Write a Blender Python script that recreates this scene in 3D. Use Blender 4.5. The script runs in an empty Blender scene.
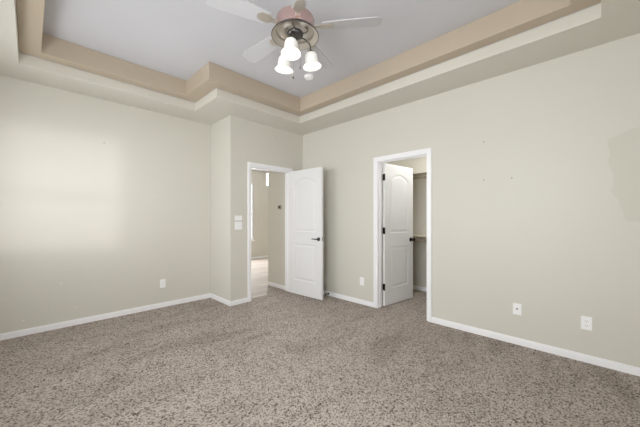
import bpy, bmesh, math
from mathutils import Vector, Matrix

S = bpy.context.scene
COL = S.collection

# ------------------------------------------------------------------ camera
cam_d = bpy.data.cameras.new('camera')
cam = bpy.data.objects.new('camera', cam_d)
COL.objects.link(cam)
cam_d.sensor_width = 36.0
cam_d.lens = 284.718 / 640 * 36.0
cam_d.shift_y = 4.58 / 640
cam_d.clip_start = 0.02
cam.location = (0, 0, 1.26121)
cam.rotation_euler = (math.pi / 2, 0, 0.775227 - math.pi / 2)
S.camera = cam

# ------------------------------------------------------------------ world, sun, exposure
W = bpy.data.worlds.new('sky')
S.world = W
W.use_nodes = True
wb = W.node_tree.nodes['Background']
wb.inputs[0].default_value = (0.92, 0.955, 1.0, 1)
wb.inputs[1].default_value = 4.1


def sun(direction, strength, angle, color):
    d = bpy.data.lights.new('low_sun', 'SUN')
    d.energy = strength
    d.angle = math.radians(angle)
    d.color = color
    o = bpy.data.objects.new('low_sun', d)
    COL.objects.link(o)
    o.rotation_euler = Vector(direction).to_track_quat('-Z', 'Y').to_euler()


def area(name, loc, direction, sx, sy, power, color, spread=180):
    d = bpy.data.lights.new(name, 'AREA')
    d.shape = 'RECTANGLE'
    d.size, d.size_y = sx, sy
    d.energy = power
    d.color = color
    d.spread = math.radians(spread)
    o = bpy.data.objects.new(name, d)
    COL.objects.link(o)
    o.location = loc
    o.rotation_euler = Vector(direction).to_track_quat('-Z', 'Z').to_euler()


sun((-0.09, 1, -0.004), 0.42, 2.6, (1.0, 0.98, 0.97))
sun((0.00, 1, 0.0), 0.34, 13.0, (1.0, 0.98, 0.97))   # second, wider sun added to soften the edges of the light patch
DAY = (0.95, 0.98, 1.0)
area('daylight', (-0.512, 0.85, 1.62), (1, 0, 0), 1.26, 1.48, 57.0, DAY)
area('daylight', (-0.512, 3.15, 1.62), (1, 0, 0), 1.18, 1.48, 23.0, DAY)
area('daylight', (4.35, 7.588, 1.45), (0, -1, 0), 0.97, 1.7, 72, (1, 1, 1))

vs = S.view_settings
vs.view_transform = 'Standard'
vs.look = 'None'
vs.gamma = 1.0
vs.use_curve_mapping = False
vs.exposure = 0.02
S.cycles.max_bounces = 16
S.cycles.diffuse_bounces = 10
S.cycles.use_denoising = True

# ------------------------------------------------------------------ layout (metres, camera above the origin)
XR, YD, YL, XJ = 3.41325, 3.77859, 4.41555, 2.02103
XW, YF = -0.50, -0.46            # the two walls behind the camera
H, HT = 2.74, 3.05               # soffit height, tray height
ZL = 2.85                        # ledge between the two tray steps
TH = 0.12                        # wall thickness


# ------------------------------------------------------------------ materials
def srgb(r, g, b):
    def f(c):
        c /= 255.0
        return c / 12.92 if c <= 0.04045 else ((c + 0.055) / 1.055) ** 2.4
    return (f(r), f(g), f(b), 1)


def mat(name, color, rough=0.5, metal=0.0, spec=0.5, emit=None, estr=0.0):
    m = bpy.data.materials.new(name)
    m.use_nodes = True
    b = m.node_tree.nodes['Principled BSDF']
    b.inputs['Base Color'].default_value = color
    b.inputs['Roughness'].default_value = rough
    b.inputs['Metallic'].default_value = metal
    b.inputs['Specular IOR Level'].default_value = spec
    if emit:
        b.inputs['Emission Color'].default_value = emit
        b.inputs['Emission Strength'].default_value = estr
    return m


class NT:
    def __init__(self, m):
        self.t = m.node_tree
        self.b = self.t.nodes['Principled BSDF']

    def n(self, kind, **kw):
        nd = self.t.nodes.new(kind)
        for k, v in kw.items():
            if k in nd.inputs:
                nd.inputs[k].default_value = v
            else:
                setattr(nd, k, v)
        return nd

    def l(self, a, b):
        self.t.links.new(a, b)

    def math(self, op, a, b=None, clamp=False):
        nd = self.t.nodes.new('ShaderNodeMath')
        nd.operation = op
        nd.use_clamp = clamp
        for i, v in enumerate((a, b)):
            if v is None:
                continue
            if isinstance(v, (int, float)):
                nd.inputs[i].default_value = v
            else:
                self.l(v, nd.inputs[i])
        return nd.outputs[0]

    def ramp(self, fac, stops):
        r = self.t.nodes.new('ShaderNodeValToRGB')
        e = r.color_ramp.elements
        while len(e) < len(stops):
            e.new(0.5)
        for i, (p, c) in enumerate(stops):
            e[i].position = p
            e[i].color = c
        self.l(fac, r.inputs[0])
        return r.outputs[0]

    def bump(self, height, strength, dist):
        b = self.t.nodes.new('ShaderNodeBump')
        b.inputs['Strength'].default_value = strength
        b.inputs['Distance'].default_value = dist
        self.l(height, b.inputs['Height'])
        self.l(b.outputs[0], self.b.inputs['Normal'])


def paint(name, color, rough=0.45, spec=0.35, bump=0.12):
    m = mat(name, color, rough, 0, spec)
    t = NT(m)
    tc = t.n('ShaderNodeTexCoord')
    n = t.n('ShaderNodeTexNoise', Scale=90.0, Detail=3.0)
    t.l(tc.outputs['Object'], n.inputs['Vector'])
    n2 = t.n('ShaderNodeTexNoise', Scale=1.3, Detail=2.0)
    t.l(tc.outputs['Object'], n2.inputs['Vector'])
    c = t.ramp(n2.outputs[0], [(0.3, tuple(x * 0.985 for x in color[:3]) + (1,)), (0.7, color)])
    t.l(c, t.b.inputs['Base Color'])
    t.bump(n.outputs[0], bump, 0.002)
    return m


CREAM = srgb(213, 210, 200)
M = {}
M['wall'] = paint('cream wall paint', CREAM)
M['tan'] = paint('tan tray paint', srgb(189, 175, 156), 0.55, 0.3)
M['ceil'] = paint('white ceiling paint', srgb(208, 208, 213), 0.8, 0.2)
M['white'] = mat('white trim paint', srgb(245, 245, 247), 0.32, 0, 0.45)
M['door'] = mat('white door paint', srgb(229, 229, 229), 0.38, 0, 0.45)
M['plate'] = mat('white plastic', srgb(247, 247, 247), 0.35)
M['plate_shade'] = mat('off white plastic', srgb(205, 204, 200), 0.4)
M['slot'] = mat('dark slot', srgb(40, 38, 36), 0.6)
M['slot_soft'] = mat('grey slot', srgb(150, 148, 145), 0.6)
M['bronze'] = mat('oil rubbed bronze', srgb(38, 33, 30), 0.38, 0.7)
M['dark_nickel'] = mat('dark satin nickel', srgb(92, 90, 90), 0.3, 0.9)
M['nickel'] = mat('brushed nickel', srgb(196, 190, 182), 0.24, 1.0)
M['nickel_reflecting'] = mat('brushed nickel with painted reflection', srgb(206, 176, 170), 0.2, 0.9)  # warm reflection of the room put into the nickel's base colour
M['gunmetal'] = mat('smoky nickel', srgb(90, 88, 86), 0.3, 1.0)
M['champagne'] = mat('champagne nickel', srgb(190, 182, 170), 0.4, 0.5)
M['blade'] = mat('pale grey fan blade', srgb(190, 189, 191), 0.7, 0, 0.2)
M['chain'] = mat('steel chain', srgb(150, 148, 145), 0.35, 0.9)
M['glass_shade'] = mat('lit frosted glass', srgb(222, 220, 215), 0.35, 0, 0.5, (1.0, 0.97, 0.92, 1), 0.15)
M['bulb'] = mat('lit bulb', (1, 1, 1, 1), 0.5, 0, 0.5, (1.0, 0.93, 0.82, 1), 3.0)
M['pendant_glow'] = mat('lit pendant glass', (1, 1, 1, 1), 0.4, 0, 0.5, (1.0, 0.97, 0.88, 1), 5.0)
M['shelf'] = mat('painted closet shelf', srgb(214, 206, 192), 0.5)
M['rod'] = mat('wooden closet rod', srgb(170, 158, 140), 0.5)
M['thermo'] = mat('grey plastic', srgb(158, 152, 142), 0.5)
M['spackle'] = mat('white spackle', srgb(226, 222, 212), 0.8)
M['stop'] = mat('dark door stop', srgb(62, 58, 54), 0.5, 0.4)
M['nail'] = mat('dark nail', srgb(150, 143, 132), 0.5, 0.3)

# right wall: cream with a patch of touch-up paint at its near end
m = paint('cream wall paint with touch up', CREAM)
t = NT(m)
tc = t.n('ShaderNodeTexCoord')
sp = t.n('ShaderNodeSeparateXYZ')
t.l(tc.outputs['Object'], sp.inputs[0])
nz = t.n('ShaderNodeTexNoise', Scale=5.5, Detail=4.0)
t.l(tc.outputs['Object'], nz.inputs['Vector'])
jag = t.math('MULTIPLY', t.math('SUBTRACT', nz.outputs[0], 0.5), 0.17)
yy = t.math('ADD', sp.outputs[1], jag)
zz = sp.outputs[2]
# the rough left edge runs from y = 0.0 high up to y = -0.1 at the cut bottom edge
edge = t.math('ADD', t.math('MULTIPLY', t.math('SUBTRACT', zz, 1.25), 0.15), -0.125)
side = t.math('LESS_THAN', yy, edge)
low = t.math('GREATER_THAN', zz, 1.235)
zj = t.math('ADD', t.math('ADD', zz, t.math('MULTIPLY', jag, 0.5)), t.math('MULTIPLY', sp.outputs[1], 0.25))
top = t.math('LESS_THAN', zj, 1.93)
mask = t.math('MULTIPLY', t.math('MULTIPLY', side, low), top)
mx = t.n('ShaderNodeMix', data_type='RGBA')
t.l(mask, mx.inputs[0])
src = t.b.inputs['Base Color'].links[0].from_socket
t.l(src, mx.inputs[6])
mx.inputs[7].default_value = srgb(207, 204, 192)
t.l(mx.outputs[2], t.b.inputs['Base Color'])
M['wall_patch'] = m

# carpet: speckled cut pile, brown grey, with brushed tracks
m = mat('speckled carpet', srgb(160, 146, 136), 0.95, 0, 0.1)
t = NT(m)
tc = t.n('ShaderNodeTexCoord')
fine = t.n('ShaderNodeTexNoise', Scale=140.0, Detail=1.0, Roughness=0.7)
t.l(tc.outputs['Object'], fine.inputs['Vector'])
vor = t.n('ShaderNodeTexVoronoi', Scale=125.0)
t.l(tc.outputs['Object'], vor.inputs['Vector'])
tuft = t.n('ShaderNodeSeparateColor')
t.l(vor.outputs['Color'], tuft.inputs[0])
mid = t.n('ShaderNodeTexNoise', Scale=9.0, Detail=4.0, Roughness=0.65, Distortion=0.6)
t.l(tc.outputs['Object'], mid.inputs['Vector'])
mp = t.n('ShaderNodeMapping')
mp.inputs['Rotation'].default_value = (0, 0, 0.5)
mp.inputs['Scale'].default_value = (0.7, 2.2, 1)
t.l(tc.outputs['Object'], mp.inputs[0])
big = t.n('ShaderNodeTexNoise', Scale=1.5, Detail=3.0, Roughness=0.55, Distortion=0.8)
t.l(mp.outputs[0], big.inputs['Vector'])
v = t.math('ADD', t.math('MULTIPLY', tuft.outputs[0], 0.85), t.math('MULTIPLY', t.math('SUBTRACT', fine.outputs[0], 0.5), 0.6))
v = t.math('ADD', v, t.math('MULTIPLY', t.math('SUBTRACT', mid.outputs[0], 0.5), 0.25))
c = t.ramp(v, [(0.0, srgb(66, 59, 54)), (0.15, srgb(132, 122, 114)), (0.30, srgb(173, 161, 152)), (0.85, srgb(204, 194, 186))])
track = t.ramp(big.outputs[0], [(0.30, (0.80, 0.79, 0.78, 1)), (0.47, (0.97, 0.97, 0.97, 1)), (0.65, (1.01, 1.01, 1.01, 1))])
tm = t.n('ShaderNodeMix', data_type='RGBA', blend_type='MULTIPLY')
tm.inputs[0].default_value = 1.0
t.l(c, tm.inputs[6])
t.l(track, tm.inputs[7])
c = tm.outputs[2]
t.l(c, t.b.inputs['Base Color'])
hgt = t.math('ADD', t.math('MULTIPLY', fine.outputs[0], 1.0), t.math('MULTIPLY', vor.outputs[0], -0.4))
t.bump(hgt, 0.7, 0.012)
M['carpet'] = m

# hall floor: pale planks
m = mat('pale plank floor', srgb(205, 192, 178), 0.65, 0, 0.2)
t = NT(m)
tc = t.n('ShaderNodeTexCoord')
br = t.n('ShaderNodeTexBrick', Scale=1.0)
br.inputs['Color1'].default_value = srgb(196, 187, 178)
br.inputs['Color2'].default_value = srgb(178, 168, 159)
br.inputs['Mortar'].default_value = srgb(150, 139, 130)
br.inputs['Mortar Size'].default_value = 0.004
br.inputs['Brick Width'].default_value = 1.2
br.inputs['Row Height'].default_value = 0.16
t.l(tc.outputs['Object'], br.inputs['Vector'])
t.l(br.outputs[0], t.b.inputs['Base Color'])
M['plank'] = m

# window glass: clear with a fresnel gloss
m = bpy.data.materials.new('window glass')
m.use_nodes = True
nt = m.node_tree
nt.nodes.clear()
out = nt.nodes.new('ShaderNodeOutputMaterial')
mix = nt.nodes.new('ShaderNodeMixShader')
tr = nt.nodes.new('ShaderNodeBsdfTransparent')
gl = nt.nodes.new('ShaderNodeBsdfGlossy')
gl.inputs['Roughness'].default_value = 0.02
fr = nt.nodes.new('ShaderNodeFresnel')
nt.links.new(fr.outputs[0], mix.inputs[0])
nt.links.new(tr.outputs[0], mix.inputs[1])
nt.links.new(gl.outputs[0], mix.inputs[2])
nt.links.new(mix.outputs[0], out.inputs[0])
M['glass'] = m


# ------------------------------------------------------------------ mesh helpers
class MB:
    def __init__(self):
        self.bm = bmesh.new()

    def box(self, x0, x1, y0, y1, z0, z1, bevel=0.0, seg=2):
        b = self.bm if not bevel else bmesh.new()
        r = bmesh.ops.create_cube(b, size=1.0)
        for v in r['verts']:
            v.co = Vector(((x0 + x1) / 2 + v.co.x * (x1 - x0), (y0 + y1) / 2 + v.co.y * (y1 - y0),
                           (z0 + z1) / 2 + v.co.z * (z1 - z0)))
        if bevel:
            bmesh.ops.bevel(b, geom=b.edges[:], offset=bevel, segments=seg, affect='EDGES', profile=0.5)
            self._merge(b)
        return self

    def _merge(self, b):
        me = bpy.data.meshes.new('tmp')
        b.to_mesh(me)
        b.free()
        self.bm.from_mesh(me)
        bpy.data.meshes.remove(me)

    def lathe(self, prof, seg=40, mtx=None):
        """prof: (radius, z) from one end to the other, turned about z"""
        rings = []
        for r, z in prof:
            if r < 1e-6:
                rings.append([self.bm.verts.new((0, 0, z))])
            else:
                rings.append([self.bm.verts.new((r * math.cos(2 * math.pi * i / seg), r * math.sin(2 * math.pi * i / seg), z))
                              for i in range(seg)])
        for a, b in zip(rings, rings[1:]):
            for i in range(seg):
                j = (i + 1) % seg
                if len(a) == 1 and len(b) == 1:
                    continue
                if len(a) == 1:
                    self.bm.faces.new((a[0], b[j], b[i]))
                elif len(b) == 1:
                    self.bm.faces.new((a[i], a[j], b[0]))
                else:
                    self.bm.faces.new((a[i], a[j], b[j], b[i]))
        if mtx:
            for ring in rings:
                for v in ring:
                    v.co = mtx @ v.co
        return self

    def tube(self, pts, r, seg=12):
        pts = [Vector(p) for p in pts]
        rings = []
        up = None
        for i, p in enumerate(pts):
            d = (pts[min(i + 1, len(pts) - 1)] - pts[max(i - 1, 0)]).normalized()
            if up is None:
                up = Vector((0, 0, 1)) if abs(d.z) < 0.9 else Vector((1, 0, 0))
            a = d.cross(up).normalized()
            up = a.cross(d).normalized()
            rr = r[i] if isinstance(r, (list, tuple)) else r
            rings.append([self.bm.verts.new(p + (a * math.cos(2 * math.pi * k / seg) + up * math.sin(2 * math.pi * k / seg)) * rr)
                          for k in range(seg)])
        for a, b in zip(rings, rings[1:]):
            for k in range(seg):
                j = (k + 1) % seg
                self.bm.faces.new((a[k], a[j], b[j], b[k]))
        self.bm.faces.new(rings[0][::-1])
        self.bm.faces.new(rings[-1])
        return self

    def prism(self, poly, z0, z1):
        lo = [self.bm.verts.new((x, y, z0)) for x, y in poly]
        hi = [self.bm.verts.new((x, y, z1)) for x, y in poly]
        self.bm.faces.new(lo[::-1])
        self.bm.faces.new(hi)
        for i in range(len(poly)):
            j = (i + 1) % len(poly)
            self.bm.faces.new((lo[i], lo[j], hi[j], hi[i]))
        return self

    def build(self, name, m, parent=None, smooth=False, mtx=None, bevel=0):
        if mtx:
            self.bm.transform(mtx)
        bmesh.ops.recalc_face_normals(self.bm, faces=self.bm.faces[:])
        me = bpy.data.meshes.new(name)
        self.bm.to_mesh(me)
        self.bm.free()
        me.materials.append(M[m])
        o = bpy.data.objects.new(name, me)
        COL.objects.link(o)
        if parent:
            o.parent = parent
        if smooth:
            me.polygons.foreach_set('use_smooth', [True] * len(me.polygons))
            me.set_sharp_from_angle(angle=math.radians(40))
        if bevel:
            md = o.modifiers.new('bevel', 'BEVEL')
            md.width = bevel
            md.segments = 2
            md.limit_method = 'ANGLE'
        return o


def tag(o, label, cat, group=None, kind=None):
    if label:
        o['label'] = label
    if cat:
        o['category'] = cat
    if group:
        o['group'] = group
    if kind:
        o['kind'] = kind
    return o


def thing(name, label, cat, loc=(0, 0, 0), rot=(0, 0, 0), group=None, kind=None):
    o = bpy.data.objects.new(name, None)
    COL.objects.link(o)
    o.location = loc
    o.rotation_euler = rot
    return tag(o, label, cat, group, kind)


def copy_tree(o, parent=None):
    c = o.copy()
    COL.objects.link(c)
    if parent:
        c.parent = parent
    for ch in list(o.children):
        copy_tree(ch, c)
    return c


def struct(mb, name, m, label, cat, **kw):
    return tag(mb.build(name, m, **kw), label, cat, None, 'structure')


# ------------------------------------------------------------------ setting: openings
# entry door opening in the back wall, closet opening in the right wall
EX0, EX1, EZ = 2.362, 3.112, 2.045
CY0, CY1, CZ = 1.512, 2.212, 2.050
WIN = {   # window holes
    1: (0.20, 1.50, 0.87, 2.37),   # in wall_side, along y
    2: (2.55, 3.75, 0.87, 2.37),   # in wall_side, along y
    3: (-0.36, 1.32, 0.87, 2.33),  # in wall_front, along x
    4: (3.85, 4.84, 0.58, 2.33),   # far hall wall, along x
}


def wall_boxes(mb, axis, p0, p1, a0, a1, z0, z1, holes):
    """a wall slab between p0..p1 across and a0..a1 along, with rectangular holes (b0, b1, zb, zt)"""
    def bx(b0, b1, q0, q1):
        if b1 - b0 < 1e-5 or q1 - q0 < 1e-5:
            return
        if axis == 'x':
            mb.box(b0, b1, p0, p1, q0, q1)
        else:
            mb.box(p0, p1, b0, b1, q0, q1)
    cur = a0
    for b0, b1, zb, zt in sorted(holes):
        bx(cur, b0, z0, z1)
        bx(b0, b1, z0, zb)
        bx(b0, b1, zt, z1)
        cur = b1
    bx(cur, a1, z0, z1)
    return mb


# floors
carpet_poly = [(XW, YF), (XR, YF), (XR, CY0 - 0.3), (XR + 1.36, CY0 - 0.3), (XR + 1.36, 2.9), (XR + TH, 2.9), (XR + TH, 2.9),
               (XR, 2.9), (XR, YD), (3.15, YD), (3.15, 4.455), (2.72, 3.895), (2.30, 3.895), (2.30, YD), (XJ, YD), (XJ, YL), (XW, YL)]
carpet_poly = [p for i, p in enumerate(carpet_poly) if i == 0 or p != carpet_poly[i - 1]]
struct(MB().prism(carpet_poly, -0.02, 0.0), 'floor', 'carpet', 'speckled brown grey carpet covering the bedroom floor', 'carpet')
struct(MB().prism([(XJ + TH, 3.895), (2.72, 3.895), (3.15, 4.455), (6.5, 4.455), (6.5, 7.6), (XJ + TH, 7.6)], -0.02, -0.002),
       'hall_floor', 'plank', 'pale plank floor seen through the open entry doorway', 'floor')

# walls
struct(wall_boxes(MB(), 'x', YL, YL + TH, XW - TH, XJ, 0, H, []), 'wall_left', 'wall',
       'cream wall on the left with a soft window light patch', 'wall')
struct(MB().box(XJ, XJ + TH, YD + TH, 7.6, 0, H), 'wall_corner', 'wall',
       'narrow bright cream wall return left of the light switches', 'wall')
struct(wall_boxes(MB(), 'x', YD, YD + TH, XJ, XR, 0, H, [(EX0 - 0.02, EX1 + 0.02, 0, EZ + 0.02)]), 'wall_back', 'wall',
       'cream wall around the entry doorway', 'wall')
struct(wall_boxes(MB(), 'y', XR, XR + TH, YF - TH, YD + TH, 0, H, [(CY0 - 0.02, CY1 + 0.02, 0, CZ + 0.02)]), 'wall_right', 'wall_patch',
       'long cream wall on the right around the closet doorway', 'wall')
struct(wall_boxes(MB(), 'y', XW - TH, XW, YF - TH, YL, 0, H, [WIN[1], WIN[2]]), 'wall_side', 'wall',
       'cream side wall with two windows left of the camera', 'wall')
struct(wall_boxes(MB(), 'x', YF - TH, YF, XW, XR, 0, H, [WIN[3]]), 'wall_front', 'wall',
       'cream wall with one window behind the camera', 'wall')
# closet
CXB = XR + 1.36
struct(MB().box(CXB, CXB + TH, CY0 - 0.3 - TH, 2.9 + TH, 0, H), 'wall_closet_back', 'wall', 'cream closet back wall behind the shelves', 'wall')
struct(MB().box(XR + TH, CXB, 2.9, 2.9 + TH, 0, H), 'wall_closet_left', 'wall', 'cream closet wall behind the closet door', 'wall')
struct(MB().box(XR + TH, CXB, CY0 - 0.3 - TH, CY0 - 0.3, 0, H), 'wall_closet_right', 'wall', 'cream closet wall hidden right of the closet doorway', 'wall')
struct(MB().box(XR + TH, CXB, CY0 - 0.3, 2.9, H, H + 0.1), 'ceiling_closet', 'ceil', 'closet ceiling', 'ceiling')
# hall
struct(MB().box(3.15, 3.27, YD + TH, 4.455, 0, H), 'wall_hall_right', 'wall', 'short hall wall right inside the entry doorway', 'wall')
struct(MB().box(3.27, 6.5, 4.335, 4.455, 0, H), 'wall_hall_near', 'wall', 'hall wall turning right beyond the entry doorway', 'wall')
struct(wall_boxes(MB(), 'x', 7.6, 7.6 + TH, XJ, 6.5, 0, H, [WIN[4]]), 'wall_hall_far', 'wall',
       'far hall wall seen through the entry doorway', 'wall')
struct(MB().box(6.5, 6.5 + TH, 4.335, 7.6 + TH, 0, H), 'wall_hall_side', 'wall', 'hall side wall out of sight beyond the doorway', 'wall')
struct(MB().box(XJ + TH, 6.5, YD + TH, 7.6, H, H + 0.1), 'ceiling_hall', 'ceil', 'hall ceiling beyond the entry doorway', 'ceiling')

# tray ceiling
room = [(XW - TH, YF - TH), (XR + TH, YF - TH), (XR + TH, YD + TH), (XJ + TH, YD + TH), (XJ + TH, YL + TH), (XW - TH, YL + TH)]
f1 = [(-0.07, -0.012), (2.953, -0.012), (2.953, 3.335), (1.600, 3.335), (1.600, 3.968), (-0.07, 3.968)]
f2 = [(0.080, 0.150), (2.820, 0.150), (2.820, 3.175), (1.430, 3.175), (1.430, 3.835), (0.080, 3.835)]


def ring(outer, inner, z0, z1):
    """slab between two matching outlines"""
    mb = MB()
    b = mb.bm
    n = len(outer)
    vo0 = [b.verts.new((x, y, z0)) for x, y in outer]
    vi0 = [b.verts.new((x, y, z0)) for x, y in inner]
    vo1 = [b.verts.new((x, y, z1)) for x, y in outer]
    vi1 = [b.verts.new((x, y, z1)) for x, y in inner]
    for i in range(n):
        j = (i + 1) % n
        b.faces.new((vo0[i], vo0[j], vi0[j], vi0[i]))
        b.faces.new((vo1[i], vo1[j], vi1[j], vi1[i]))
        b.faces.new((vo0[i], vo0[j], vo1[j], vo1[i]))
        b.faces.new((vi0[i], vi0[j], vi1[j], vi1[i]))
    return mb


ceil = struct(MB().prism(f1, HT, HT + 0.06), 'ceiling', 'ceil', 'pale grey flat ceiling inside the stepped tray around the fan', 'ceiling')
struct(ring(room, f1, H, ZL), 'ceiling_soffit', 'wall', 'cream lower ceiling border and first step of the tray', 'ceiling', bevel=0.006)
struct(ring(f1, f2, ZL, HT), 'ceiling_tray', 'tan', 'tan upper step of the tray ceiling', 'ceiling', bevel=0.006)
# the slab above the soffit closes the shell
struct(ring(room, f1, ZL, ZL + 0.3), 'ceiling_roof', 'ceil', 'closed slab above the ceiling border', 'ceiling')

# baseboards
BH, BT = 0.066, 0.013


def base_run(mb, axis, p, s, a0, a1):
    """a board on plane p, growing to side s, from a0 to a1; eased top edge"""
    q = p + s * BT
    lo, hi = min(p, q), max(p, q)
    if axis == 'x':
        mb.box(a0, a1, lo, hi, 0, BH - 0.012)
        l2, h2 = (lo, lo + BT * 0.6) if s > 0 else (hi - BT * 0.6, hi)
        mb.box(a0, a1, l2, h2, BH - 0.012, BH)
    else:
        mb.box(lo, hi, a0, a1, 0, BH - 0.012)
        l2, h2 = (lo, lo + BT * 0.6) if s > 0 else (hi - BT * 0.6, hi)
        mb.box(l2, h2, a0, a1, BH - 0.012, BH)
    return mb


CW, CT = 0.060, 0.016      # door casing width and thickness
struct(base_run(MB(), 'x', YL, -1, XW, XJ - BT), 'baseboard_left', 'white', 'white baseboard along the left wall', 'baseboard')
struct(base_run(MB(), 'y', XJ, -1, YD - BT, YL), 'baseboard_corner', 'white', 'short white baseboard on the narrow wall return', 'baseboard')
mb = base_run(MB(), 'x', YD, -1, XJ, EX0 - CW - 0.005)
base_run(mb, 'x', YD, -1, EX1 + CW + 0.005, XR - BT)
struct(mb, 'baseboard_back', 'white', 'white baseboard beside the entry doorway', 'baseboard')
mb = base_run(MB(), 'y', XR, -1, CY1 + CW + 0.005, YD)
base_run(mb, 'y', XR, -1, YF, CY0 - CW - 0.005)
struct(mb, 'baseboard_right', 'white', 'white baseboard along the long right wall', 'baseboard')
struct(base_run(MB(), 'y', XW, 1, YF, YL), 'baseboard_side', 'white', 'white baseboard under the side windows', 'baseboard')
struct(base_run(MB(), 'x', YF, 1, XW, XR), 'baseboard_front', 'white', 'white baseboard behind the camera', 'baseboard')
struct(base_run(MB(), 'y', CXB, -1, CY0 - 0.3, 2.9), 'baseboard_closet', 'white', 'white baseboard at the back of the closet', 'baseboard')
struct(base_run(MB(), 'y', 3.15, -1, YD + TH + 0.02, 4.455), 'baseboard_hall', 'white', 'white baseboard on the short hall wall inside the doorway', 'baseboard')
struct(base_run(MB(), 'x', 7.6, -1, XJ + TH, 6.5), 'baseboard_hall_far', 'white', 'white baseboard on the far hall wall', 'baseboard')


# ------------------------------------------------------------------ door casings and jambs
def casing(name, axis, p, a0, a1, zt, depth, label, sgn):
    """opening a0..a1 x 0..zt in a wall whose room face is plane p; the wall runs from p to p+depth"""
    def bx(mb, b0, b1, q0, q1, z0, z1, bev=0.0):
        lo, hi = min(q0, q1), max(q0, q1)
        if axis == 'x':
            mb.box(b0, b1, lo, hi, z0, z1, bev)
        else:
            mb.box(lo, hi, b0, b1, z0, z1, bev)
    root = thing(name, label, 'door frame', kind='structure')
    mb = MB()    # jamb lining
    bx(mb, a0 - 0.019, a0, p, p + depth, 0, zt + 0.019)
    bx(mb, a1, a1 + 0.019, p, p + depth, 0, zt + 0.019)
    bx(mb, a0, a1, p, p + depth, zt, zt + 0.019)
    mb.build('jamb', 'white', root)
    mb = MB()    # stops
    s0, s1 = p + depth * (0.38 if sgn > 0 else 0.33), p + depth * (0.64 if sgn > 0 else 0.60)
    bx(mb, a0, a0 + 0.011, s0, s1, 0, zt, 0.002)
    bx(mb, a1 - 0.011, a1, s0, s1, 0, zt, 0.002)
    bx(mb, a0 + 0.011, a1 - 0.011, s0, s1, zt - 0.011, zt, 0.002)
    mb.build('door_stop_strip', 'white', root)
    for side in (-1, 1):
        q = p if side < 0 else p + depth
        d = (-CT if depth > 0 else CT) * (1 if side < 0 else -1)
        mb = MB()
        r = 0.005
        for (w0, w1, th) in ((0.0, CW, 0.62), (CW * 0.32, CW - 0.003, 1.0)):
            bx(mb, a0 - r - w1, a0 - r - w0, q, q + d * th, 0, zt + r + w1, 0.0025)
            bx(mb, a1 + r + w0, a1 + r + w1, q, q + d * th, 0, zt + r + w1, 0.0025)
            bx(mb, a0 - r - w0 - 0.004, a1 + r + w0 + 0.004, q, q + d * th, zt + r + w0, zt + r + w1, 0.0025)
        mb.build('casing', 'white', root)
    return root


casing('trim_1', 'x', YD, EX0, EX1, EZ, TH, 'white casing around the entry doorway', 1)
casing('trim_2', 'y', XR, CY0, CY1, CZ, TH, 'white casing around the closet doorway', 1)


# ------------------------------------------------------------------ two panel doors with an arched upper panel
def arch_outline(x0, x1, z0, zs, za, n=14):
    """rectangle whose top edge is a segmental arch from shoulder zs to apex za"""
    pts = [(x0, z0), (x1, z0), (x1, zs)]
    if za > zs + 1e-4:
        hw, s = (x1 - x0) / 2, za - zs
        R = (hw * hw + s * s) / (2 * s)
        cx, cz = (x0 + x1) / 2, za - R
        a = math.asin(hw / R)
        for i in range(1, n):
            th = a - 2 * a * i / n
            pts.append((cx + R * math.sin(th), cz + R * math.cos(th)))
    pts.append((x0, zs))
    return pts


def inset(poly, d):
    n = len(poly)
    out = []
    for i in range(n):
        p0, p1, p2 = Vector(poly[i - 1]), Vector(poly[i]), Vector(poly[(i + 1) % n])
        e1, e2 = (p1 - p0).normalized(), (p2 - p1).normalized()
        n1, n2 = Vector((-e1.y, e1.x)), Vector((-e2.y, e2.x))
        b = (n1 + n2).normalized()
        k = d / max(0.3, b.dot(n1))
        out.append(tuple(p1 + b * k))
    return out


def door_leaf(w, h, t, panels):
    """local frame: hinge edge at x=0, leaf along +x, thickness 0..t in y, z from 0"""
    mb = MB()
    bm = mb.bm
    for face, sg in ((0.0, 1), (t, -1)):
        loops = []
        outer = [(0, 0), (w, 0), (w, h), (0, h)]
        edges = []
        vs_o = [bm.verts.new((x, face, z)) for x, z in outer]
        edges += [bm.edges.new((vs_o[i], vs_o[(i + 1) % 4])) for i in range(4)]
        loops.append(vs_o)
        for pan in panels:
            prev = [bm.verts.new((x, face, z)) for x, z in pan]
            n = len(prev)
            edges += [bm.edges.new((prev[i], prev[(i + 1) % n])) for i in range(n)]
            for dist, dep in ((0.007, 0.0075), (0.020, 0.0090), (0.046, 0.0025), (0.052, 0.0020)):
                cur = [bm.verts.new((x, face + sg * dep, z)) for x, z in inset(pan, dist)]
                for i in range(n):
                    j = (i + 1) % n
                    bm.faces.new((prev[i], prev[j], cur[j], cur[i]))
                prev = cur
            bm.faces.new(prev)
        bmesh.ops.triangle_fill(bm, use_beauty=True, use_dissolve=False, edges=edges)
        if face == 0.0:
            first = vs_o
        else:
            for i in range(4):
                j = (i + 1) % 4
                bm.faces.new((first[i], first[j], vs_o[j], vs_o[i]))
    return mb


def door(name, label, w, h, loc, ang, mirror):
    """mirror: -1 when the seen face needs y flipped"""
    root = thing(name, label, 'door', loc, (0, 0, ang), kind='structure')
    s = 0.125
    pans = [arch_outline(s, w - s, 0.235, 0.83, 0.83), arch_outline(s, w - s, 1.03, 1.80, 1.895)]
    mb = door_leaf(w, h, 0.035, pans)
    mtx = Matrix.Diagonal((1, mirror, 1, 1))
    mb.build('leaf', 'door', root, mtx=mtx)
    return root


# entry door, opened into the room; its closed-side face looks at the camera
a = math.atan2(3.03 - 3.775, 3.108 - 3.072)
d1 = door('door_1', 'white two panel entry door standing open beside the entry doorway', 0.748, 2.03, (3.072, 3.755, 0.012), a, 1)
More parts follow.
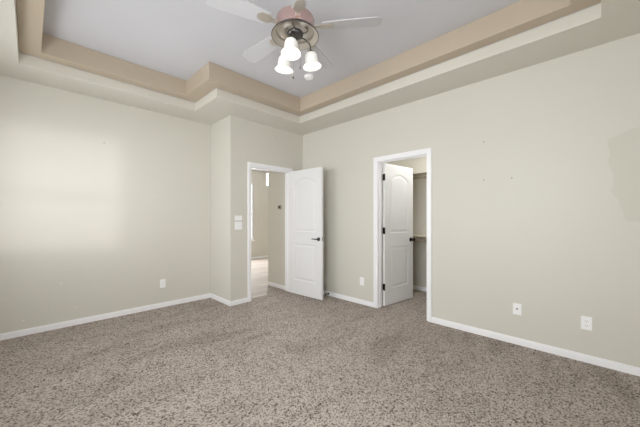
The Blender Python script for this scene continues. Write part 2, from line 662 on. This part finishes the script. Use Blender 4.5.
# seen face is at local y=0 (towards -X once turned); handle near the free edge
def lever(parent, x, z, y, sg, m):
    rs = MB().lathe([(0, 0), (0.030, 0), (0.031, 0.004), (0.027, 0.009), (0.012, 0.011), (0.011, 0.045), (0, 0.045)], 28,
                    Matrix.Translation((x, y, z)) @ Matrix.Rotation(math.radians(90) * sg, 4, 'X')).build('door_handle', m, parent, smooth=True)
    tag(rs, 'dark metal lever handle', None)
    yy = y - 0.040 * sg
    MB().tube([(x + 0.006, yy, z), (x - 0.03, yy - 0.004 * sg, z + 0.001), (x - 0.075, yy - 0.002 * sg, z + 0.002), (x - 0.115, yy + 0.004 * sg, z)],
              [0.011, 0.0095, 0.0085, 0.0075], 14).build('lever', m, rs, smooth=True)


lever(d1, 0.748 - 0.062, 0.925, 0.0, 1, 'dark_nickel')
lever(d1, 0.748 - 0.062, 0.925, 0.035, -1, 'dark_nickel')
MB().box(0.7475, 0.7495, 0.006, 0.029, 0.895, 0.955, 0.0006).build('latch_plate', 'nickel', d1)
for z in (0.2, 1.02, 1.82):
    MB().tube([(-0.006, 0.036, z - 0.045), (-0.006, 0.036, z + 0.045)], 0.006, 12).build('hinge', 'nickel', d1, smooth=True)

# closet door, opened into the closet
a = math.atan2(2.105 - 2.184, 4.206 - 3.514)
d2 = door('door_2', 'white two panel arched door standing open inside the closet doorway', 0.695, 2.03, (3.531, 2.170, 0.012), a, 1)
# knob on the seen face and one on the far face
def knob(parent, x, z, y, sg, m):
    o = MB().lathe([(0, 0), (0.032, 0), (0.033, 0.004), (0.028, 0.010), (0.012, 0.013), (0.011, 0.030), (0.018, 0.036), (0.026, 0.046),
                    (0.0285, 0.056), (0.026, 0.066), (0.016, 0.073), (0, 0.075)], 28,
                   Matrix.Translation((x, y, z)) @ Matrix.Rotation(math.radians(90) * sg, 4, 'X')).build('door_knob', m, parent, smooth=True)
    tag(o, 'dark bronze round knob', None)


knob(d2, 0.695 - 0.062, 0.915, 0.0, 1, 'bronze')
knob(d2, 0.695 - 0.062, 0.915, 0.035, -1, 'bronze')
for z in (0.27, 1.07, 1.83):
    mb = MB()
    mb.tube([(-0.010, -0.004, z - 0.048), (-0.010, -0.004, z + 0.048)], 0.0075, 12)
    mb.box(-0.0105, -0.0005, 0.000, 0.032, z - 0.045, z + 0.045)
    tag(mb.build('hinge', 'bronze', d2, smooth=True), 'dark bronze hinge', None)


# ------------------------------------------------------------------ windows
def window(n, axis, p0, p1, hole, label, inward):
    """double-hung window filling the hole; wall between planes p0..p1"""
    b0, b1, z0, z1 = hole
    root = thing('window_%d' % n, label, 'window', kind='structure')
    c = (p0 + p1) / 2
    def bx(mb, u0, u1, v0, v1, q0, q1, bev=0.003):
        if axis == 'x':
            mb.box(u0, u1, v0, v1, q0, q1, bev)
        else:
            mb.box(v0, v1, u0, u1, q0, q1, bev)
    g = 0.002
    mb = MB()
    f = 0.04
    bx(mb, b0 + g, b0 + f, c - 0.035, c + 0.035, z0 + g, z1 - g)
    bx(mb, b1 - f, b1 - g, c - 0.035, c + 0.035, z0 + g, z1 - g)
    bx(mb, b0 + f, b1 - f, c - 0.035, c + 0.035, z0 + g, z0 + f)
    bx(mb, b0 + f, b1 - f, c - 0.035, c + 0.035, z1 - f, z1 - g)
    zm = z0 + (z1 - z0) * 0.46
    bx(mb, b0 + f, b1 - f, c - 0.025, c + 0.025, zm - 0.035, zm + 0.035)
    mb.build('window_frame', 'white', root)
    for q0, q1 in ((z0 + f, zm - 0.035), (zm + 0.035, z1 - f)):
        mb = MB()
        bx(mb, b0 + f, b1 - f, c - 0.003, c + 0.003, q0, q1, 0)
        mb.build('pane', 'glass', root)
    mb = MB()
    e = p1 if inward > 0 else p0
    bx(mb, b0 - 0.04, b1 + 0.04, e + inward * 0.001, e + inward * 0.03, z0 - 0.022, z0 - 0.001) if False else \
        bx(mb, b0 - 0.04, b1 + 0.04, min(e + inward * 0.001, e + inward * 0.03), max(e + inward * 0.001, e + inward * 0.03), z0 - 0.022, z0 - 0.001)
    mb.build('window_sill', 'white', root)


window(1, 'y', XW - TH, XW, WIN[1], 'white framed window in the side wall nearer the camera', 1)
window(2, 'y', XW - TH, XW, WIN[2], 'white framed window in the side wall nearer the left wall', 1)
window(3, 'x', YF - TH, YF, WIN[3], 'white framed window in the wall behind the camera', 1)
window(4, 'x', 7.6, 7.6 + TH, WIN[4], 'bright window sliver on the far hall wall through the entry doorway', -1)

# ------------------------------------------------------------------ ceiling fan with three lamps
FX, FY = 1.440, 1.680
fan = thing('ceiling_fan', 'brushed nickel ceiling fan with three lit bell shaped glass shades', 'ceiling fan', (FX, FY, HT))
def fz(z):          # world height to the fan's own frame
    return z - HT


MB().lathe([(0, 0), (0.068, 0), (0.072, -0.008), (0.066, -0.040), (0.030, -0.068), (0, -0.068)], 36).build('canopy', 'nickel', fan, smooth=True)
MB().lathe([(0, -0.066), (0.0125, -0.066), (0.0125, -0.225), (0.030, -0.232), (0.034, -0.250), (0, -0.250)], 24).build('downrod', 'nickel', fan, smooth=True)
MB().lathe([(0, fz(2.822)), (0.060, fz(2.822)), (0.120, fz(2.815)), (0.141, fz(2.804)), (0.148, fz(2.785)), (0.150, fz(2.704)), (0, fz(2.704))],
           64).build('motor_housing', 'nickel_reflecting', fan, smooth=True)
MB().lathe([(0.1505, fz(2.7045)), (0.1665, fz(2.6905)), (0.1805, fz(2.6725)), (0.183, fz(2.668)), (0.182, fz(2.6645)), (0.179, fz(2.6645)), (0.1785, fz(2.6655))], 64).build('flange_rim', 'gunmetal', fan, smooth=True)
# dished flange: dark outer edge, pale inner slope
MB().lathe([(0.150, fz(2.706)), (0.166, fz(2.690)), (0.180, fz(2.672)), (0.181, fz(2.667)), (0.178, fz(2.665)), (0.150, fz(2.690)), (0.146, fz(2.6925)), (0.146, fz(2.704)), (0.150, fz(2.706))],
           64).build('flange', 'champagne', fan, smooth=True)
MB().lathe([(0, fz(2.704)), (0.145, fz(2.704)), (0.144, fz(2.698)), (0.120, fz(2.690)), (0.088, fz(2.686)), (0, fz(2.686))],
           56).build('switch_housing', 'nickel', fan, smooth=True)
MB().lathe([(0, fz(2.686)), (0.058, fz(2.686)), (0.061, fz(2.680)), (0.054, fz(2.667)), (0.036, fz(2.657)), (0.016, fz(2.650)), (0.013, fz(2.626)), (0, fz(2.622))],
           40).build('light_kit_hub', 'dark_nickel', fan, smooth=True)

# blades: one master, copied round
def blade_mesh():
    mb = MB()
    pts = []
    n = 10
    x0, x1 = 0.215, 0.660
    def hw(t):
        return 0.052 + 0.018 * math.sin(min(1, t * 1.15) * math.pi / 2)
    lo = [(x0 + (x1 - 0.045 - x0) * i / n, -hw(i / n)) for i in range(n + 1)]
    tip = []
    for i in range(1, 8):
        th = -math.pi / 2 + math.pi * i / 8
        tip.append((x1 - 0.045 + 0.045 * math.cos(th), hw(1) * math.sin(th)))
    poly = lo + tip + [(x, -y) for x, y in lo[::-1]]
    mb.prism(poly, -0.003, 0.003)
    mb.bm.transform(Matrix.Rotation(math.radians(11), 4, 'X'))
    mb.bm.transform(Matrix.Translation((0, 0, fz(2.735))))
    return mb


def iron_mesh():
    mb = MB()
    z = fz(2.729)
    mb.prism([(0.148, -0.020), (0.185, -0.016), (0.215, -0.038), (0.275, -0.034), (0.300, -0.012), (0.300, 0.012), (0.275, 0.034), (0.215, 0.038), (0.185, 0.016), (0.148, 0.020)],
             -0.0025, 0.0025)
    mb.bm.transform(Matrix.Rotation(math.radians(11), 4, 'X'))
    mb.bm.transform(Matrix.Translation((0, 0, z)))
    return mb


bl = blade_mesh().build('blade', 'blade', fan, smooth=True)
iron_mesh().build('blade_iron', 'champagne', bl, smooth=True)
b0 = math.radians(20)
bl.rotation_euler = (0, 0, b0)
for i in range(1, 5):
    c = bl.copy()
    COL.objects.link(c)
    c.parent = fan
    c.rotation_euler = (0, 0, b0 + i * 2 * math.pi / 5)
    ir = bl.children[0].copy()
    COL.objects.link(ir)
    ir.parent = c

# lamps: centres measured from the photo (camera-right and away axes)
fwd = Vector((math.cos(0.775227), math.sin(0.775227), 0))
rgt = Vector((math.sin(0.775227), -math.cos(0.775227), 0))
ZS = 2.508
for lat, dep in ((-0.018, -0.120), (-0.090, 0.085), (0.118, 0.040)):
    d = rgt * lat + fwd * dep
    u = d.normalized()
    top = fz(ZS + 0.062)
    arm = MB().tube([u * 0.045 + Vector((0, 0, fz(2.668))), u * 0.080 + Vector((0, 0, fz(2.660))), d * 0.92 + Vector((0, 0, fz(2.632))),
                     d + Vector((0, 0, fz(2.610))), d + Vector((0, 0, top))], 0.0055, 12).build('light_arm', 'gunmetal', fan, smooth=True)
    tilt = Matrix.Translation(d + Vector((0, 0, top))) @ Matrix.Rotation(math.radians(7), 4, Vector((0, 0, 1)).cross(u) * -1)
    MB().lathe([(0, 0.006), (0.020, 0.006), (0.024, -0.002), (0.024, -0.012), (0, -0.012)], 28, tilt).build('lamp_socket', 'gunmetal', arm, smooth=True)
    prof = [(0.024, -0.008), (0.040, -0.014), (0.047, -0.028), (0.049, -0.050), (0.051, -0.074), (0.056, -0.094), (0.066, -0.108), (0.072, -0.115)]
    prof = prof + [(r - 0.003, z + 0.001) for r, z in prof[::-1]]
    tag(MB().lathe(prof, 48, tilt).build('lamp_shade', 'glass_shade', arm, smooth=True), 'lit white frosted glass bell shade', None)
    MB().lathe([(0, -0.014), (0.013, -0.018), (0.020, -0.046), (0.025, -0.066), (0.023, -0.082), (0.012, -0.092), (0, -0.094)], 24, tilt).build('light_bulb', 'bulb', arm, smooth=True)
    ld = bpy.data.lights.new('bulb_light', 'POINT')
    ld.energy = 1.6
    ld.color = (1.0, 0.90, 0.76)
    ld.shadow_soft_size = 0.04
    lo = bpy.data.objects.new('bulb_light', ld)
    COL.objects.link(lo)
    lo.parent = arm
    lo.location = d + Vector((0, 0, top - 0.095))

ch = MB().tube([(-0.010, 0.000, fz(2.640)), (-0.016, 0.004, fz(2.46)), (-0.016, 0.004, fz(2.366))], 0.0014, 8).build('pull_chain', 'chain', fan)
MB().lathe([(0, fz(2.368)), (0.004, fz(2.364)), (0.008, fz(2.350)), (0.006, fz(2.338)), (0, fz(2.334))], 16, Matrix.Translation((-0.016, 0.004, 0))).build('chain_fob', 'gunmetal', ch, smooth=True)
ch = MB().tube([(0.030, -0.014, fz(2.655)), (0.036, -0.018, fz(2.50)), (0.036, -0.018, fz(2.44))], 0.0014, 8).build('pull_chain', 'chain', fan)
MB().lathe([(0, fz(2.442)), (0.004, fz(2.438)), (0.006, fz(2.428)), (0, fz(2.418))], 16, Matrix.Translation((0.036, -0.018, 0))).build('chain_fob', 'chain', ch, smooth=True)

# ------------------------------------------------------------------ smoke detector
sd = thing('smoke_detector', 'small round white smoke detector on the ceiling behind the fan', 'smoke detector', (2.463, 2.608, HT))
MB().lathe([(0, 0), (0.060, 0), (0.060, -0.012), (0, -0.012)], 36).build('base_ring', 'plate', sd, smooth=True)
MB().lathe([(0, -0.012), (0.056, -0.012), (0.054, -0.026), (0.040, -0.036), (0.018, -0.036), (0.016, -0.033), (0, -0.033)], 36).build('cover', 'plate', sd, smooth=True)


# ------------------------------------------------------------------ wall plates
# local frame: the plate stands in x-z, its back on y=0, its front towards -y
def plate_thing(name, label, cat, loc, rz, w, h, group=None):
    r = thing(name, label, cat, loc, (0, 0, rz), group)
    MB().box(-w / 2, w / 2, -0.006, 0, -h / 2, h / 2, 0.002).build('plate', 'plate', r)
    return r


def outlet(label, loc, rz):
    r = plate_thing('wall_outlet', label, 'outlet', loc, rz, 0.072, 0.116, 'white wall outlets')
    for z in (-0.021, 0.021):
        f = MB().box(-0.017, 0.017, -0.009, -0.006, z - 0.014, z + 0.014, 0.0012).build('receptacle', 'plate', r)
        mb = MB()
        mb.box(-0.0085, -0.0060, -0.0095, -0.009, z - 0.003, z + 0.007)
        mb.box(0.0060, 0.0085, -0.0095, -0.009, z - 0.003, z + 0.006)
        mb.box(-0.002, 0.002, -0.0095, -0.009, z - 0.010, z - 0.006)
        mb.build('slot', 'slot_soft', f)
    MB().lathe([(0, 0), (0.0032, 0), (0.0025, 0.0015), (0, 0.0015)], 12, Matrix.Translation((0, -0.006, 0)) @ Matrix.Rotation(math.radians(90), 4, 'X')).build('screw', 'plate_shade', r)
    return r


RZR = math.radians(-90)      # for plates on the right wall: front faces -X
outlet('white outlet plate low on the left wall', (1.322, YL, 0.335), 0)
outlet('white outlet plate on the right wall between the two doorways', (XR, 2.482, 0.335), RZR)
outlet('right-hand of the two white plates low on the long right wall', (XR, 0.078, 0.342), RZR)
r = plate_thing('cable_plate', 'white plate with a dark cable jack, the left-hand one low on the right wall', 'cable outlet', (XR, 0.584, 0.352), RZR, 0.072, 0.112)
MB().lathe([(0, 0), (0.0075, 0), (0.0075, 0.006), (0.0048, 0.006), (0.0048, 0.014), (0.002, 0.014), (0, 0.013)], 18,
           Matrix.Translation((0, -0.006, 0.004)) @ Matrix.Rotation(math.radians(90), 4, 'X')).build('cable_jack', 'dark_nickel', r, smooth=True)
r = plate_thing('light_switch', 'white double rocker switch plate beside the entry doorway, the lower one', 'light switch', (2.145, YD, 1.150), 0, 0.118, 0.116)
for x in (-0.023, 0.023):
    MB().box(x - 0.0165, x + 0.0165, -0.0095, -0.006, -0.033, 0.033, 0.0012).build('rocker', 'plate', r)
r = plate_thing('fan_control', 'small white fan control plate mounted just above the light switch', 'fan control', (2.145, YD, 1.262), 0, 0.116, 0.072)
for x in (-0.036, 0.0, 0.036):
    MB().box(x - 0.012, x + 0.012, -0.008, -0.006, -0.018, 0.018, 0.0006).build('control_button', 'plate', r)
r = thing('thermostat', 'small grey thermostat on the hall wall beyond the doorway', 'thermostat', (3.15, 4.092, 1.456), (0, 0, RZR))
MB().box(-0.044, 0.044, -0.018, 0, -0.036, 0.036, 0.004).build('thermostat_body', 'thermo', r)
tag(MB().box(-0.026, 0.026, -0.0195, -0.018, -0.016, 0.020).build('thermostat_screen', 'stop', r), 'dark screen', None)

# ------------------------------------------------------------------ nails and spackle spots
def nail(loc, rz, label):
    o = MB().lathe([(0, 0), (0.003, 0), (0.003, 0.008), (0.0065, 0.009), (0.0065, 0.011), (0, 0.012)], 14,
                   Matrix.Rotation(math.radians(90), 4, 'X')).build('nail', 'nail', None, smooth=True)
    o.location = loc
    o.rotation_euler = (0, 0, rz)
    tag(o, label, 'nail', 'nails left in the walls')


nail((XR, 0.881, 2.077), RZR, 'small nail in the right wall, topmost of three')
nail((XR, 0.881, 1.670), RZR, 'small nail in the right wall, straight below the topmost one')
nail((XR, 0.628, 1.666), RZR, 'small nail in the right wall, rightmost of three')
nail((0.652, YL, 2.199), 0, 'small nail in the left wall above the light patch')


def spackle(loc, rad, label):
    o = MB().lathe([(0, 0), (rad, 0), (rad * 0.8, 0.0012), (0, 0.0018)], 14, Matrix.Rotation(math.radians(90), 4, 'X')).build('spackle_patch', 'spackle', None, smooth=True)
    o.location = loc
    tag(o, label, 'wall repair spot', 'spackle spots on the walls')


spackle((0.254, YL, 0.509), 0.011, 'white spackle spot on the left wall, highest of three low ones')
spackle((-0.048, YL, 0.157), 0.012, 'white spackle spot low on the left wall, the leftmost one')
spackle((0.376, YL, 0.212), 0.010, 'white spackle spot low on the left wall, the rightmost one')
spackle((2.762, YD, 2.563), 0.012, 'white spackle spot high on the wall above the entry doorway')

# ------------------------------------------------------------------ door stop on the right wall's baseboard
st = thing('door_stop', 'dark spring door stop on the baseboard behind the open entry door', 'door stop', (XR - BT, 3.135, 0.036))
ry = Matrix.Rotation(math.radians(-90), 4, 'Y')
MB().lathe([(0, 0), (0.015, 0), (0.015, 0.004), (0.007, 0.008), (0, 0.008)], 20, ry).build('mounting_base', 'stop', st, smooth=True)
MB().tube([(-0.006 - 0.062 * i / 200, 0.006 * math.cos(i * 0.55), 0.006 * math.sin(i * 0.55)) for i in range(201)], 0.0016, 6).build('spring', 'stop', st, smooth=True)
MB().lathe([(0, 0.066), (0.009, 0.066), (0.010, 0.074), (0.008, 0.082), (0, 0.083)], 20, ry).build('rubber_tip', 'stop', st, smooth=True)

# ------------------------------------------------------------------ closet shelves with hanging rods
def shelf(z, label):
    r = thing('closet_shelf', label, 'closet shelf', (CXB, 0, z), group='shelves in the closet')
    y0, y1 = CY0 - 0.3, 2.9
    g = 0.002
    MB().box(-0.305, -g, y0 + g, y1 - g, -0.019, 0, 0.002).build('shelf_board', 'shelf', r)
    MB().box(-0.020, -g, y0 + g, y1 - g, -0.095, -0.019, 0.002).build('wall_cleat', 'shelf', r)
    MB().tube([(-0.250, y0 + g, -0.085), (-0.250, y1 - g, -0.085)], 0.016, 16).build('hanging_rod', 'rod', r, smooth=True)
    for y in (1.70, 2.62):
        mb = MB()
        mb.box(-0.300, -0.020, y - 0.010, y + 0.010, -0.024, -0.019)
        mb.box(-0.026, -0.020, y - 0.010, y + 0.010, -0.240, -0.019)
        mb.tube([(-0.286, y, -0.026), (-0.024, y, -0.232)], 0.006, 8)
        mb.tube([(-0.250, y, -0.024), (-0.250, y, -0.104)], 0.005, 8)
        mb.build('shelf_bracket', 'shelf', r)


shelf(2.015, 'upper closet shelf with hanging rod behind the closet door')
shelf(0.975, 'lower closet shelf with hanging rod behind the closet door')

# ------------------------------------------------------------------ unseen ceiling lamp added to brighten the closet
cl = thing('added_closet_lamp', 'added round ceiling lamp, out of sight, brightening the closet', 'lamp', (4.25, 1.37, H))
MB().lathe([(0, 0), (0.11, 0), (0.115, -0.018), (0.10, -0.022), (0, -0.022)], 36).build('added_lamp_base', 'nickel', cl, smooth=True)
MB().lathe([(0, -0.022), (0.098, -0.022), (0.095, -0.050), (0.070, -0.078), (0.030, -0.090), (0, -0.092)], 36).build('added_lamp_dome', 'pendant_glow', cl, smooth=True)
ld = bpy.data.lights.new('closet_fill', 'POINT')
ld.energy = 21.0
ld.color = (0.97, 0.98, 1.0)
ld.shadow_soft_size = 0.06
lo = bpy.data.objects.new('closet_fill', ld)
COL.objects.link(lo)
lo.parent = cl
lo.location = (0, 0, -0.16)

# ------------------------------------------------------------------ pendant lamp in the room beyond the entry
pn = thing('pendant_lamp', 'glowing white cylinder pendant lamp beyond the entry doorway', 'lamp', (4.245, 6.0, H))
MB().lathe([(0, 0), (0.055, 0), (0.055, -0.020), (0.008, -0.026), (0, -0.026)], 28).build('canopy', 'nickel', pn, smooth=True)
MB().tube([(0, 0, -0.024), (0, 0, -0.330)], 0.006, 10).build('stem', 'nickel', pn, smooth=True)
MB().lathe([(0, -0.330), (0.046, -0.332), (0.049, -0.338), (0.049, -0.348), (0, -0.348)], 28).build('cap', 'nickel', pn, smooth=True)
MB().lathe([(0, -0.348), (0.047, -0.349), (0.047, -0.640), (0.040, -0.648), (0, -0.650)], 28).build('glass_tube', 'pendant_glow', pn, smooth=True)
